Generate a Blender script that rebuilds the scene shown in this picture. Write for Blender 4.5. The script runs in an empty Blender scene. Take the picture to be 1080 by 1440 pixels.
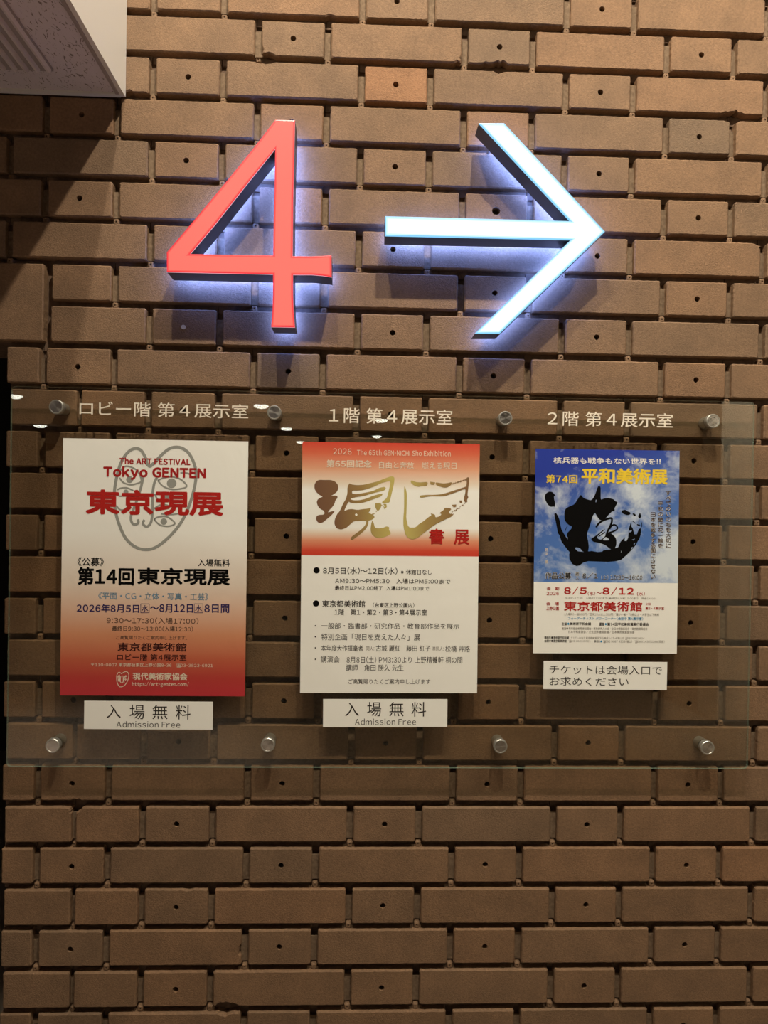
import bpy, math, random
from mathutils import Vector, Matrix
from mathutils.geometry import tessellate_polygon

random.seed(7)
SC = bpy.context.scene
COL = SC.collection

# ------------------------------------------------------------------ camera
CAM_LOC = Vector((-0.08053, -1.90515, 1.61541))
CAM_ROT = Matrix(((0.999285, -0.015693, -0.034402),
                  (-0.034307, 0.006272, -0.999392),
                  (0.015899, 0.999857, 0.005729)))
FPX = 960.0                                     # focal length in pixels of the 1080x1440 frame
cd = bpy.data.cameras.new('camera')
cd.sensor_fit = 'VERTICAL'; cd.sensor_height = 36.0; cd.lens = 24.0
cd.clip_start = 0.02; cd.clip_end = 100
cam = bpy.data.objects.new('camera', cd); COL.objects.link(cam)
cam.matrix_world = Matrix.Translation(CAM_LOC) @ CAM_ROT.to_4x4()
SC.camera = cam

# ------------------------------------------------------------------ view, world, lights
SC.view_settings.view_transform = 'Standard'
SC.view_settings.look = 'None'
SC.view_settings.gamma = 1.0
SC.view_settings.use_curve_mapping = False
SC.view_settings.exposure = 0.08
SC.cycles.use_denoising = True
SC.cycles.max_bounces = 8
SC.cycles.diffuse_bounces = 4
SC.cycles.transparent_max_bounces = 12
SC.cycles.sample_clamp_indirect = 4.0

world = bpy.data.worlds.new('world'); SC.world = world
world.use_nodes = True
world.node_tree.nodes['Background'].inputs['Color'].default_value = (0.02, 0.017, 0.014, 1)
world.node_tree.nodes['Background'].inputs['Strength'].default_value = 1.0

WARM = (1.0, 0.885, 0.72)


def spot(name, loc, target, watts, radius=0.035, angle=120, blend=0.6, color=WARM):
    l = bpy.data.lights.new(name, 'SPOT')
    l.energy = watts; l.color = color; l.shadow_soft_size = radius
    l.spot_size = math.radians(angle); l.spot_blend = blend
    o = bpy.data.objects.new(name, l); COL.objects.link(o)
    o.location = loc
    o.rotation_euler = (Vector(target) - Vector(loc)).to_track_quat('-Z', 'Y').to_euler()
    return o


# three downlights in the tall ceiling bay in front of the wall
KEY_Y, KEY_Z = -1.55, 4.6
spot('downlight_or_fill_lamp', (0.33, KEY_Y, KEY_Z), (0.2, 0.0, 1.3), 305)
spot('downlight_or_fill_lamp', (-0.42, KEY_Y, KEY_Z), (-0.3, 0.0, 1.3), 170)
spot('downlight_or_fill_lamp', (1.6, KEY_Y, KEY_Z), (1.35, 0.0, 1.5), 190, 0.035, 66, 0.9)
spot('downlight_or_fill_lamp', (3.0, -1.9, KEY_Z), (3.1, -3.35, 1.9), 950, 0.035, 55)  # added fill: brightens the pale pier so the panel mirrors it
spot('board_bounce_fill', (-2.0, -2.2, 2.68), (-2.0, -2.2, 0.0), 600, 0.03, 72, 0.6, (1.0, 0.92, 0.90))  # added fill: bounces off the floor to brighten the acoustic board
# ------------------------------------------------------------------ pixel of the photo -> point at a given depth
def at(px, py, Y=0.0):
    d = CAM_ROT @ Vector(((px - 540) / FPX, -(py - 720) / FPX, -1.0))
    t = (Y - CAM_LOC.y) / d.y
    return CAM_LOC + d * t


# ------------------------------------------------------------------ materials
def mat(name, color=(0.5, 0.5, 0.5), rough=0.6, metal=0.0, spec=0.5, emit=None, estr=1.0):
    m = bpy.data.materials.new(name); m.use_nodes = True
    b = m.node_tree.nodes['Principled BSDF']
    b.inputs['Base Color'].default_value = (*color, 1)
    b.inputs['Roughness'].default_value = rough
    b.inputs['Metallic'].default_value = metal
    b.inputs['Specular IOR Level'].default_value = spec
    if emit:
        b.inputs['Emission Color'].default_value = (*emit, 1)
        b.inputs['Emission Strength'].default_value = estr
    return m


def nodes(m):
    nt = m.node_tree
    return nt, nt.nodes['Principled BSDF'], (lambda t: nt.nodes.new(t)), nt.links.new


def ramp(nt, stops, interp='LINEAR'):
    r = nt.nodes.new('ShaderNodeValToRGB'); cr = r.color_ramp; cr.interpolation = interp
    while len(cr.elements) < len(stops):
        cr.elements.new(0.5)
    for e, (p, c) in zip(cr.elements, stops):
        e.position = p; e.color = (*c, 1)
    return r


def bump(nt, height, strength, dist, normal=None):
    b = nt.nodes.new('ShaderNodeBump')
    b.inputs['Strength'].default_value = strength
    b.inputs['Distance'].default_value = dist
    nt.links.new(height, b.inputs['Height'])
    if normal is not None:
        nt.links.new(normal, b.inputs['Normal'])
    return b


def noise(nt, vec, scale, detail=2.0, rough=0.5, dist=0.0):
    n = nt.nodes.new('ShaderNodeTexNoise')
    n.inputs['Scale'].default_value = scale; n.inputs['Detail'].default_value = detail
    n.inputs['Roughness'].default_value = rough; n.inputs['Distortion'].default_value = dist
    if vec is not None:
        nt.links.new(vec, n.inputs['Vector'])
    return n


def brick_material():
    m = mat('fired_brick', rough=0.72, spec=0.35)
    nt, b, N, L = nodes(m)
    tc = N('ShaderNodeTexCoord')
    a = N('ShaderNodeAttribute'); a.attribute_name = 'brick_tint'
    r = ramp(nt, [(0.0, (0.188, 0.126, 0.077)), (0.35, (0.221, 0.137, 0.078)),
                  (0.62, (0.236, 0.142, 0.078)), (0.86, (0.255, 0.146, 0.078)), (1.0, (0.305, 0.158, 0.077))])
    L(a.outputs['Fac'], r.inputs['Fac'])
    n1 = noise(nt, tc.outputs['Object'], 9.0, 4, 0.6)
    n2 = noise(nt, tc.outputs['Object'], 160.0, 3, 0.6)
    r1 = ramp(nt, [(0.3, (0.80, 0.80, 0.80)), (0.7, (1.12, 1.10, 1.08))])
    r2 = ramp(nt, [(0.3, (0.80, 0.80, 0.80)), (0.7, (1.13, 1.13, 1.13))])
    L(n1.outputs['Fac'], r1.inputs['Fac']); L(n2.outputs['Fac'], r2.inputs['Fac'])
    x1 = N('ShaderNodeMixRGB'); x1.blend_type = 'MULTIPLY'; x1.inputs[0].default_value = 1
    x2 = N('ShaderNodeMixRGB'); x2.blend_type = 'MULTIPLY'; x2.inputs[0].default_value = 1
    L(r.outputs['Color'], x1.inputs[1]); L(r1.outputs['Color'], x1.inputs[2])
    L(x1.outputs['Color'], x2.inputs[1]); L(r2.outputs['Color'], x2.inputs[2])
    L(x2.outputs['Color'], b.inputs['Base Color'])
    mp = N('ShaderNodeMapping'); mp.inputs['Rotation'].default_value = (0, math.radians(35), 0)
    mp.inputs['Scale'].default_value = (1.0, 1.0, 1.5)
    L(tc.outputs['Object'], mp.inputs['Vector'])
    n3 = noise(nt, mp.outputs['Vector'], 190.0, 4, 0.7)
    n4 = noise(nt, tc.outputs['Object'], 420.0, 2, 0.5)
    b1 = bump(nt, n3.outputs['Fac'], 0.8, 0.0024)
    b2 = bump(nt, n4.outputs['Fac'], 0.5, 0.0009, b1.outputs['Normal'])
    L(b2.outputs['Normal'], b.inputs['Normal'])
    return m


M = {}
M['brick'] = brick_material()
M['joint'] = mat('joint_backing_tile', (0.135, 0.088, 0.060), 0.85, spec=0.2)
nt, b, N, L = nodes(M['joint'])
n = noise(nt, N('ShaderNodeTexCoord').outputs['Object'], 60, 4, 0.6)
r = ramp(nt, [(0.3, (0.10, 0.066, 0.046)), (0.7, (0.19, 0.125, 0.083))])
L(n.outputs['Fac'], r.inputs['Fac']); L(r.outputs['Color'], b.inputs['Base Color'])
L(bump(nt, n.outputs['Fac'], 0.4, 0.002).outputs['Normal'], b.inputs['Normal'])
M['mortar'] = mat('pale_joint_mortar', (0.30, 0.215, 0.14), 0.9, spec=0.2)
nt, b, N, L = nodes(M['mortar'])
n = noise(nt, N('ShaderNodeTexCoord').outputs['Object'], 110, 4, 0.6)
r = ramp(nt, [(0.3, (0.13, 0.088, 0.055)), (0.7, (0.24, 0.17, 0.11))])
L(n.outputs['Fac'], r.inputs['Fac']); L(r.outputs['Color'], b.inputs['Base Color'])
L(bump(nt, n.outputs['Fac'], 0.5, 0.002).outputs['Normal'], b.inputs['Normal'])

M['fascia'] = mat('cream_paint', (0.72, 0.70, 0.655), 0.55)
M['plaster'] = mat('pale_plaster', (0.70, 0.66, 0.58), 0.8)
M['lobby_wall'] = mat('lobby_brown_wall', (0.16, 0.11, 0.075), 0.8)
M['passage_shade'] = mat('passage_wall_shade', (0.02, 0.016, 0.013), 0.9)  # near-black colour puts the unlit dark of the passage into its walls
M['trim_metal'] = mat('painted_edge_trim', (0.36, 0.31, 0.30), 0.5)
M['floor'] = mat('stone_floor', (0.20, 0.165, 0.135), 0.5)
nt, b, N, L = nodes(M['floor'])
n = noise(nt, N('ShaderNodeTexCoord').outputs['Object'], 14, 5, 0.6)
r = ramp(nt, [(0.3, (0.18, 0.145, 0.11)), (0.7, (0.26, 0.21, 0.165))])
L(n.outputs['Fac'], r.inputs['Fac']); L(r.outputs['Color'], b.inputs['Base Color'])

# fissured acoustic board
M['board'] = mat('fissured_acoustic_board', (0.5, 0.45, 0.44), 0.9, spec=0.2)
nt, b, N, L = nodes(M['board'])
tc = N('ShaderNodeTexCoord')
w1 = noise(nt, tc.outputs['Object'], 30, 2)
va = N('ShaderNodeVectorMath'); va.operation = 'MULTIPLY_ADD'
va.inputs[1].default_value = (0.035, 0.035, 0.0)
L(w1.outputs['Color'], va.inputs[0]); L(tc.outputs['Object'], va.inputs[2])
mp = N('ShaderNodeMapping'); mp.inputs['Scale'].default_value = (230, 75, 1); mp.inputs['Rotation'].default_value = (0, 0, 0.5)
L(va.outputs['Vector'], mp.inputs['Vector'])
n = noise(nt, mp.outputs['Vector'], 1.0, 1.0, 0.5)
r = ramp(nt, [(0.62, (0.66, 0.60, 0.64)), (0.68, (0.24, 0.20, 0.19))])
L(n.outputs['Fac'], r.inputs['Fac']); L(r.outputs['Color'], b.inputs['Base Color'])
M['vent'] = mat('painted_vent_slat', (0.74, 0.68, 0.70), 0.45)
M['vent_dark'] = mat('vent_recess', (0.36, 0.32, 0.32), 0.8)

# illuminated signs
M['red_face'] = mat('lit_red_acrylic', (0.05, 0.03, 0.03), 0.3, emit=(1.0, 0.15, 0.115), estr=1.06)
M['red_rim'] = mat('lit_red_acrylic_edge', (0.05, 0.03, 0.03), 0.3, emit=(0.88, 0.022, 0.040), estr=1.0)
M['red_rim_inner'] = mat('lit_red_acrylic_margin', (0.05, 0.03, 0.03), 0.3, emit=(0.98, 0.080, 0.070), estr=1.0)
M['red_lip'] = mat('lit_pink_acrylic_side', (0.05, 0.03, 0.03), 0.3, emit=(0.95, 0.50, 0.56), estr=0.8)
M['white_rim_inner'] = mat('lit_white_acrylic_margin', (0.05, 0.03, 0.03), 0.3, emit=(0.60, 0.98, 1.0), estr=1.0)
M['white_face'] = mat('lit_white_acrylic', (0.05, 0.03, 0.03), 0.3, emit=(0.86, 1.0, 1.0), estr=1.15)
M['white_rim'] = mat('lit_white_acrylic_edge', (0.05, 0.03, 0.03), 0.3, emit=(0.22, 0.62, 0.95), estr=1.0)
M['return'] = mat('grey_painted_steel', (0.088, 0.088, 0.105), 0.42, metal=0.0, spec=0.5)
M['halo'] = mat('blue_white_backlight', (0.5, 0.5, 0.6), 0.5, emit=(0.135, 0.275, 1.0), estr=34.0)
M['pin'] = mat('steel_pin', (0.4, 0.4, 0.4), 0.4, metal=1.0)

# clear sheet: lets most light straight through, mirrors a few per cent
def glass_material(name, tint, frost=0.0):
    m = bpy.data.materials.new(name); m.use_nodes = True
    nt = m.node_tree; nt.nodes.clear()
    out = nt.nodes.new('ShaderNodeOutputMaterial')
    tr = nt.nodes.new('ShaderNodeBsdfTransparent'); tr.inputs['Color'].default_value = (*tint, 1)
    gl = nt.nodes.new('ShaderNodeBsdfGlossy'); gl.inputs['Roughness'].default_value = 0.0
    gl.inputs['Color'].default_value = (0.95, 1.0, 0.95, 1)
    fr = nt.nodes.new('ShaderNodeFresnel'); fr.inputs['IOR'].default_value = 1.45
    mx = nt.nodes.new('ShaderNodeMixShader')
    ge = nt.nodes.new('ShaderNodeNewGeometry')           # same few per cent on either face of the sheet
    ic = nt.nodes.new('ShaderNodeMapRange')
    ic.inputs['To Min'].default_value = 1.45; ic.inputs['To Max'].default_value = 1 / 1.45
    nt.links.new(ge.outputs['Backfacing'], ic.inputs['Value'])
    nt.links.new(ic.outputs['Result'], fr.inputs['IOR'])
    nt.links.new(fr.outputs['Fac'], mx.inputs[0])
    nt.links.new(tr.outputs[0], mx.inputs[1]); nt.links.new(gl.outputs[0], mx.inputs[2])
    nt.links.new(mx.outputs[0], out.inputs['Surface'])
    return m


M['glass'] = glass_material('clear_sheet', (0.925, 0.915, 0.875))
M['glass_edge'] = glass_material('green_sheet_edge', (0.80, 0.88, 0.83))
nt = M['glass_edge'].node_tree
out = next(q for q in nt.nodes if q.type == 'OUTPUT_MATERIAL')
old = out.inputs['Surface'].links[0].from_socket
df = nt.nodes.new('ShaderNodeBsdfDiffuse'); df.inputs['Color'].default_value = (0.30, 0.48, 0.40, 1)
mx = nt.nodes.new('ShaderNodeMixShader'); mx.inputs[0].default_value = 0.28
nt.links.new(old, mx.inputs[1]); nt.links.new(df.outputs[0], mx.inputs[2]); nt.links.new(mx.outputs[0], out.inputs['Surface'])
M['cream_letter'] = mat('cream_cut_lettering', (0.80, 0.74, 0.62), 0.6)


def brushed():
    m = mat('brushed_steel', (0.46, 0.44, 0.40), 0.27, metal=0.95)
    nt, b, N, L = nodes(m)
    tg = N('ShaderNodeTangent'); tg.direction_type = 'RADIAL'; tg.axis = 'Y'
    b.inputs['Anisotropic'].default_value = 0.85
    L(tg.outputs['Tangent'], b.inputs['Tangent'])
    return m


M['cap'] = brushed()
M['steel'] = mat('satin_steel', (0.50, 0.50, 0.455), 0.40, metal=0.8)
M['dot'] = mat('spanner_hole', (0.02, 0.02, 0.02), 0.8)


def paper_bump(m, strength=0.25):
    nt, b, N, L = nodes(m)
    tc = N('ShaderNodeTexCoord')
    n = noise(nt, tc.outputs['Object'], 7.0, 3, 0.55, 0.6)
    L(bump(nt, n.outputs['Fac'], strength, 0.012).outputs['Normal'], b.inputs['Normal'])
    return m


PAPER = (0.88, 0.89, 0.83)
M['paper'] = paper_bump(mat('white_card', PAPER, 0.6, spec=0.3), 0.05)


def print_gradient(name, stops, interp='LINEAR', bs=0.18):
    """printed colour bands down a sheet (uv v runs upward)"""
    m = paper_bump(mat(name, PAPER, 0.45, spec=0.35), bs)
    nt, b, N, L = nodes(m)
    uv = N('ShaderNodeUVMap'); sp = N('ShaderNodeSeparateXYZ')
    L(uv.outputs['UV'], sp.inputs[0])
    inv = N('ShaderNodeMath'); inv.operation = 'SUBTRACT'; inv.inputs[0].default_value = 1.0
    L(sp.outputs['Y'], inv.inputs[1])
    r = ramp(nt, stops, interp)
    L(inv.outputs[0], r.inputs['Fac']); L(r.outputs['Color'], b.inputs['Base Color'])
    return m


M['poster_red_foot'] = print_gradient('white_to_red_print', [
    (0.0, PAPER), (0.36, PAPER), (0.56, (0.76, 0.66, 0.55)), (0.66, (0.70, 0.47, 0.34)),
    (0.76, (0.62, 0.27, 0.14)), (0.86, (0.50, 0.11, 0.055)), (0.93, (0.45, 0.045, 0.035)), (1.0, (0.48, 0.03, 0.04))])
M['poster_band'] = print_gradient('red_band_print', [
    (0.0, (0.62, 0.06, 0.035)), (0.045, (0.64, 0.14, 0.07)), (0.105, (0.72, 0.36, 0.22)), (0.16, (0.79, 0.68, 0.54)),
    (0.19, PAPER), (0.34, PAPER), (0.362, (0.78, 0.64, 0.50)), (0.39, (0.72, 0.30, 0.17)), (0.43, (0.62, 0.07, 0.035)),
    (0.4525, (0.58, 0.045, 0.025)), (0.4530, PAPER), (1.0, PAPER)])


def sky_print():
    m = paper_bump(mat('sky_photo_print', PAPER, 0.4, spec=0.35), 0.12)
    nt, b, N, L = nodes(m)
    uv = N('ShaderNodeUVMap'); sp = N('ShaderNodeSeparateXYZ'); L(uv.outputs['UV'], sp.inputs[0])
    base = ramp(nt, [(0.35, (0.085, 0.20, 0.50)), (0.62, (0.070, 0.165, 0.46)), (0.80, (0.060, 0.13, 0.42)), (0.98, (0.022, 0.045, 0.33))])
    # deep blue sits at the upper left
    ad = N('ShaderNodeMath'); ad.operation = 'MULTIPLY_ADD'; ad.inputs[1].default_value = -0.22; ad.inputs[2].default_value = 0.12
    L(sp.outputs['X'], ad.inputs[0])
    ad2 = N('ShaderNodeMath'); ad2.operation = 'ADD'; L(ad.outputs[0], ad2.inputs[0]); L(sp.outputs['Y'], ad2.inputs[1])
    L(ad2.outputs[0], base.inputs['Fac'])
    mp = N('ShaderNodeMapping'); mp.inputs['Scale'].default_value = (1.0, 1.5, 1.0); mp.inputs['Location'].default_value = (3.3, 1.9, 0)
    L(uv.outputs['UV'], mp.inputs['Vector'])
    n = noise(nt, mp.outputs['Vector'], 3.4, 8, 0.62, 0.3)
    sub = N('ShaderNodeMath'); sub.operation = 'MULTIPLY_ADD'; sub.inputs[1].default_value = -0.22; sub.inputs[2].default_value = 0.16
    L(sp.outputs['Y'], sub.inputs[0])
    sm = N('ShaderNodeMath'); sm.operation = 'MULTIPLY_ADD'; sm.inputs[1].default_value = 0.16
    L(sp.outputs['X'], sm.inputs[0]); L(sub.outputs[0], sm.inputs[2])
    s2 = N('ShaderNodeMath'); s2.operation = 'ADD'; L(n.outputs['Fac'], s2.inputs[0]); L(sm.outputs[0], s2.inputs[1])
    cr = ramp(nt, [(0.555, (0, 0, 0)), (0.76, (0.92, 0.92, 0.92))])
    L(s2.outputs[0], cr.inputs['Fac'])
    mx = N('ShaderNodeMixRGB'); L(cr.outputs['Color'], mx.inputs[0]); L(base.outputs['Color'], mx.inputs[1])
    mx.inputs[2].default_value = (0.66, 0.74, 0.78, 1)
    st = N('ShaderNodeMath'); st.operation = 'GREATER_THAN'; st.inputs[1].default_value = 0.3485
    L(sp.outputs['Y'], st.inputs[0])
    m2 = N('ShaderNodeMixRGB'); L(st.outputs[0], m2.inputs[0]); m2.inputs[1].default_value = (*PAPER, 1)
    L(mx.outputs['Color'], m2.inputs[2]); L(m2.outputs['Color'], b.inputs['Base Color'])
    return m


M['poster_sky'] = sky_print()


def gold_print():
    m = mat('gold_print', (0.4, 0.33, 0.1), 0.45)
    nt, b, N, L = nodes(m)
    uv = N('ShaderNodeUVMap'); sp = N('ShaderNodeSeparateXYZ'); L(uv.outputs['UV'], sp.inputs[0])
    r = ramp(nt, [(0.08, (0.17, 0.085, 0.045)), (0.20, (0.20, 0.105, 0.05)), (0.33, (0.31, 0.20, 0.07)), (0.50, (0.52, 0.44, 0.13)),
                  (0.60, (0.50, 0.42, 0.13)), (0.70, (0.37, 0.26, 0.085)), (0.92, (0.22, 0.12, 0.05))])
    L(sp.outputs['X'], r.inputs['Fac']); L(r.outputs['Color'], b.inputs['Base Color'])
    return m


M['gold'] = gold_print()
for k, c in dict(black=(0.004, 0.004, 0.004), red=(0.43, 0.020, 0.016), dark_red=(0.36, 0.018, 0.018), navy=(0.025, 0.018, 0.10), steel_blue=(0.14, 0.27, 0.38),
                 brown_grey=(0.14, 0.085, 0.06), maroon=(0.045, 0.012, 0.012), pale=(0.76, 0.66, 0.52), grey=(0.30, 0.31, 0.28),
                 soft_black=(0.035, 0.030, 0.026), mid_grey=(0.22, 0.20, 0.17), white=(0.80, 0.79, 0.76), yellow=(0.80, 0.58, 0.045),
                 cyan=(0.03, 0.30, 0.58), umber=(0.045, 0.022, 0.018)).items():
    M['ink_' + k] = mat('ink_' + k, c, 0.55, spec=0.05 if k == 'black' else 0.12)


# ------------------------------------------------------------------ mesh helpers
class MB:
    """collects vertices (world), faces and face materials for ONE mesh"""
    def __init__(s):
        s.v = []; s.f = []; s.mi = []; s.mats = []; s.tint = None; s.uv = None

    def mid(s, m):
        if m not in s.mats:
            s.mats.append(m)
        return s.mats.index(m)

    def add(s, vs, fs, m):
        k = len(s.v); i = s.mid(m)
        s.v += [Vector(v) for v in vs]
        for f in fs:
            s.f.append([a + k for a in f]); s.mi.append(i)
        return k

    def box(s, x0, x1, y0, y1, z0, z1, m):
        vs = [(x, y, z) for x in (x0, x1) for y in (y0, y1) for z in (z0, z1)]
        s.add(vs, [(0, 1, 3, 2), (4, 6, 7, 5), (0, 4, 5, 1), (2, 3, 7, 6), (0, 2, 6, 4), (1, 5, 7, 3)], m)

    def cyl(s, cx, cz, prof, m, n=32):
        """lathe about the Y axis; prof = [(radius, y), ...]"""
        vs = []; fs = []
        for r, y in prof:
            for k in range(n):
                a = 2 * math.pi * k / n
                vs.append((cx + r * math.cos(a), y, cz + r * math.sin(a)))
        for j in range(len(prof) - 1):
            for k in range(n):
                k2 = (k + 1) % n
                fs.append((j * n + k, j * n + k2, (j + 1) * n + k2, (j + 1) * n + k))
        fs.append(tuple(range(n))); fs.append(tuple((len(prof) - 1) * n + k for k in range(n)))
        s.add(vs, fs, m)

    def build(s, name, parent=None, origin=None, smooth=False):
        o_ = root_of(parent).location if parent is not None else Vector(origin or (0, 0, 0))
        me = bpy.data.meshes.new(name)
        me.from_pydata([v - o_ for v in s.v], [], s.f)
        for m in s.mats:
            me.materials.append(m)
        me.polygons.foreach_set('material_index', s.mi)
        if s.uv is not None:
            ul = me.uv_layers.new(name='UVMap')
            for lp in me.loops:
                ul.data[lp.index].uv = s.uv(s.v[lp.vertex_index])
        if s.tint is not None:
            at_ = me.attributes.new('brick_tint', 'FLOAT', 'FACE')
            at_.data.foreach_set('value', s.tint)
        if smooth:
            me.polygons.foreach_set('use_smooth', [True] * len(me.polygons))
            me.set_sharp_from_angle(angle=math.radians(35)) if hasattr(me, 'set_sharp_from_angle') else None
        me.update()
        o = bpy.data.objects.new(name, me); COL.objects.link(o)
        if parent is not None:
            o.parent = parent
        else:
            o.location = o_
        return o


def root_of(o):
    while o.parent is not None:
        o = o.parent
    return o


def tag(o, label=None, cat=None, group=None, kind=None):
    if label: o['label'] = label
    if cat: o['category'] = cat
    if group: o['group'] = group
    if kind: o['kind'] = kind
    return o


def empty(name, loc):
    o = bpy.data.objects.new(name, None); COL.objects.link(o); o.location = loc
    o.empty_display_size = 0.05
    return o


def struct(o, label=None):
    return tag(o, label, None, None, 'structure')


def tess(loops):
    """triangles over an outline with holes; loops of (x, z); returns flat points, faces"""
    vec = [[Vector((p[0], p[1], 0)) for p in lp] for lp in loops]
    pts = [p for lp in loops for p in lp]
    return pts, [tuple(t) for t in tessellate_polygon(vec)]


# ------------------------------------------------------------------ the brick wall
PER, RH, Z0 = 0.575, 0.114797, 0.27
BH = 0.0975                    # brick height
HW = 0.0865                    # half width of a header
GAP = 0.0195
X_END, X_FAR = -1.0545, -2.3   # where the wall stops beside the dark passage; how far it runs above it
X_RIGHT = 2.35
LINTEL_ROW = 16                # first course above the passage
wall = MB(); wall.tint = []


def pad(t):
    wall.tint += [t] * (len(wall.f) - len(wall.tint))


CHIPS = [(at(703, 91), 0.022, 0.011), (at(688, 91), 0.016, 0.007), (at(1032, 158), 0.030, 0.010), (at(372, 79), 0.030, 0.008), (at(318, 1412), 0.032, 0.013),
         (at(107, 1135), 0.020, 0.012), (at(336, 1338), 0.02, 0.008), (at(645, 84), 0.012, 0.007), (at(182, 120), 0.02, 0.012), (at(466, 20), 0.012, 0.006),
         (at(266, 1254), 0.012, 0.006), (at(1068, 342), 0.014, 0.008)]


def outline(x0, x1, z0, z1, jit=0.0006, step=0.0075):
    r = 0.0028
    pts = []
    nx = max(2, int((x1 - x0) / step)); nz = max(2, int((z1 - z0) / step))
    for k in range(nx + 1): pts.append((x0 + r + (x1 - x0 - 2 * r) * k / nx, z0))
    for k in range(nz + 1): pts.append((x1, z0 + r + (z1 - z0 - 2 * r) * k / nz))
    for k in range(nx + 1): pts.append((x1 - r - (x1 - x0 - 2 * r) * k / nx, z1))
    for k in range(nz + 1): pts.append((x0, z1 - r - (z1 - z0 - 2 * r) * k / nz))
    out = []
    cx, cz = (x0 + x1) / 2, (z0 + z1) / 2
    for x, z in pts:
        x += random.uniform(-jit, jit); z += random.uniform(-jit, jit)
        for c, rad, dep in CHIPS:
            d = math.hypot(x - c.x, z - c.z)
            if d < rad:
                g = 1.1 * dep * (1 - d / rad) ** 0.4 * random.choice((0.35, 0.7, 0.8, 1.0, 1.15))
                if abs(z - cz) > (z1 - z0) * 0.5 - 0.004: z += g * (1 if z < cz else -1)
                else: x += g * (1 if x < cx else -1)
        out.append((x, z))
    return out


def brick(x0, x1, z0, z1, hole=None, tint=None, back=0.030, front=None, rough_edge=0.0006):
    f = random.uniform(-0.0012, 0.0012) if front is None else front
    o = outline(x0, x1, z0, z1, rough_edge)
    n = len(o); cx, cz = (x0 + x1) / 2, (z0 + z1) / 2
    ins = 0.0032
    sx, sz = 1 - ins / ((x1 - x0) / 2), 1 - ins / ((z1 - z0) / 2)
    inn = [(cx + (x - cx) * sx, cz + (z - cz) * sz) for x, z in o]
    vs = [(x, back, z) for x, z in o] + [(x, f + 0.0032, z) for x, z in o]
    fs = []
    for k in range(n):
        k2 = (k + 1) % n
        fs.append((k, k2, n + k2, n + k)); fs.append((n + k, n + k2, 2 * n + k2, 2 * n + k))
    loops = [inn]
    if hole:
        hx, hz, hr = hole
        hp = [(hx + hr * math.cos(a), hz + hr * math.sin(a)) for a in [2 * math.pi * q / 16 for q in range(16)]]
        loops.append(hp)
    pts, tri = tess(loops)
    vs += [(x, f, z) for x, z in pts]
    fs += [tuple(2 * n + a for a in t) for t in tri]
    if hole:
        m0 = 2 * n + n; q0 = len(vs)
        vs += [(x, f + 0.028, z) for x, z in hp]
        for k in range(16):
            fs.append((m0 + k, m0 + (k + 1) % 16, q0 + (k + 1) % 16, q0 + k))
    wall.add(vs, fs, M['brick'])
    pad(min(1, max(0, random.gauss(0.48, 0.15))) if tint is None else tint)


TINTS = [(at(558, 119), 1.0), (at(985, 191), 0.02), (at(890, 135), 0.88), (at(703, 65), 0.15), (at(730, 120), 0.3), (at(840, 187), 0.25), (at(558, 30), 0.6),
         (at(720, 180), 0.85), (at(1020, 130), 0.75), (at(470, 190), 0.4), (at(110, 1210), 0.6), (at(50, 1165), 0.62)]
NO_HOLE = [at(112, 397), at(400, 397), at(115, 870)]
FILLED = [at(258, 460)]


def near(p, x, z, r=0.05):
    return abs(p.x - x) < r and abs(p.z - z) < r


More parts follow.
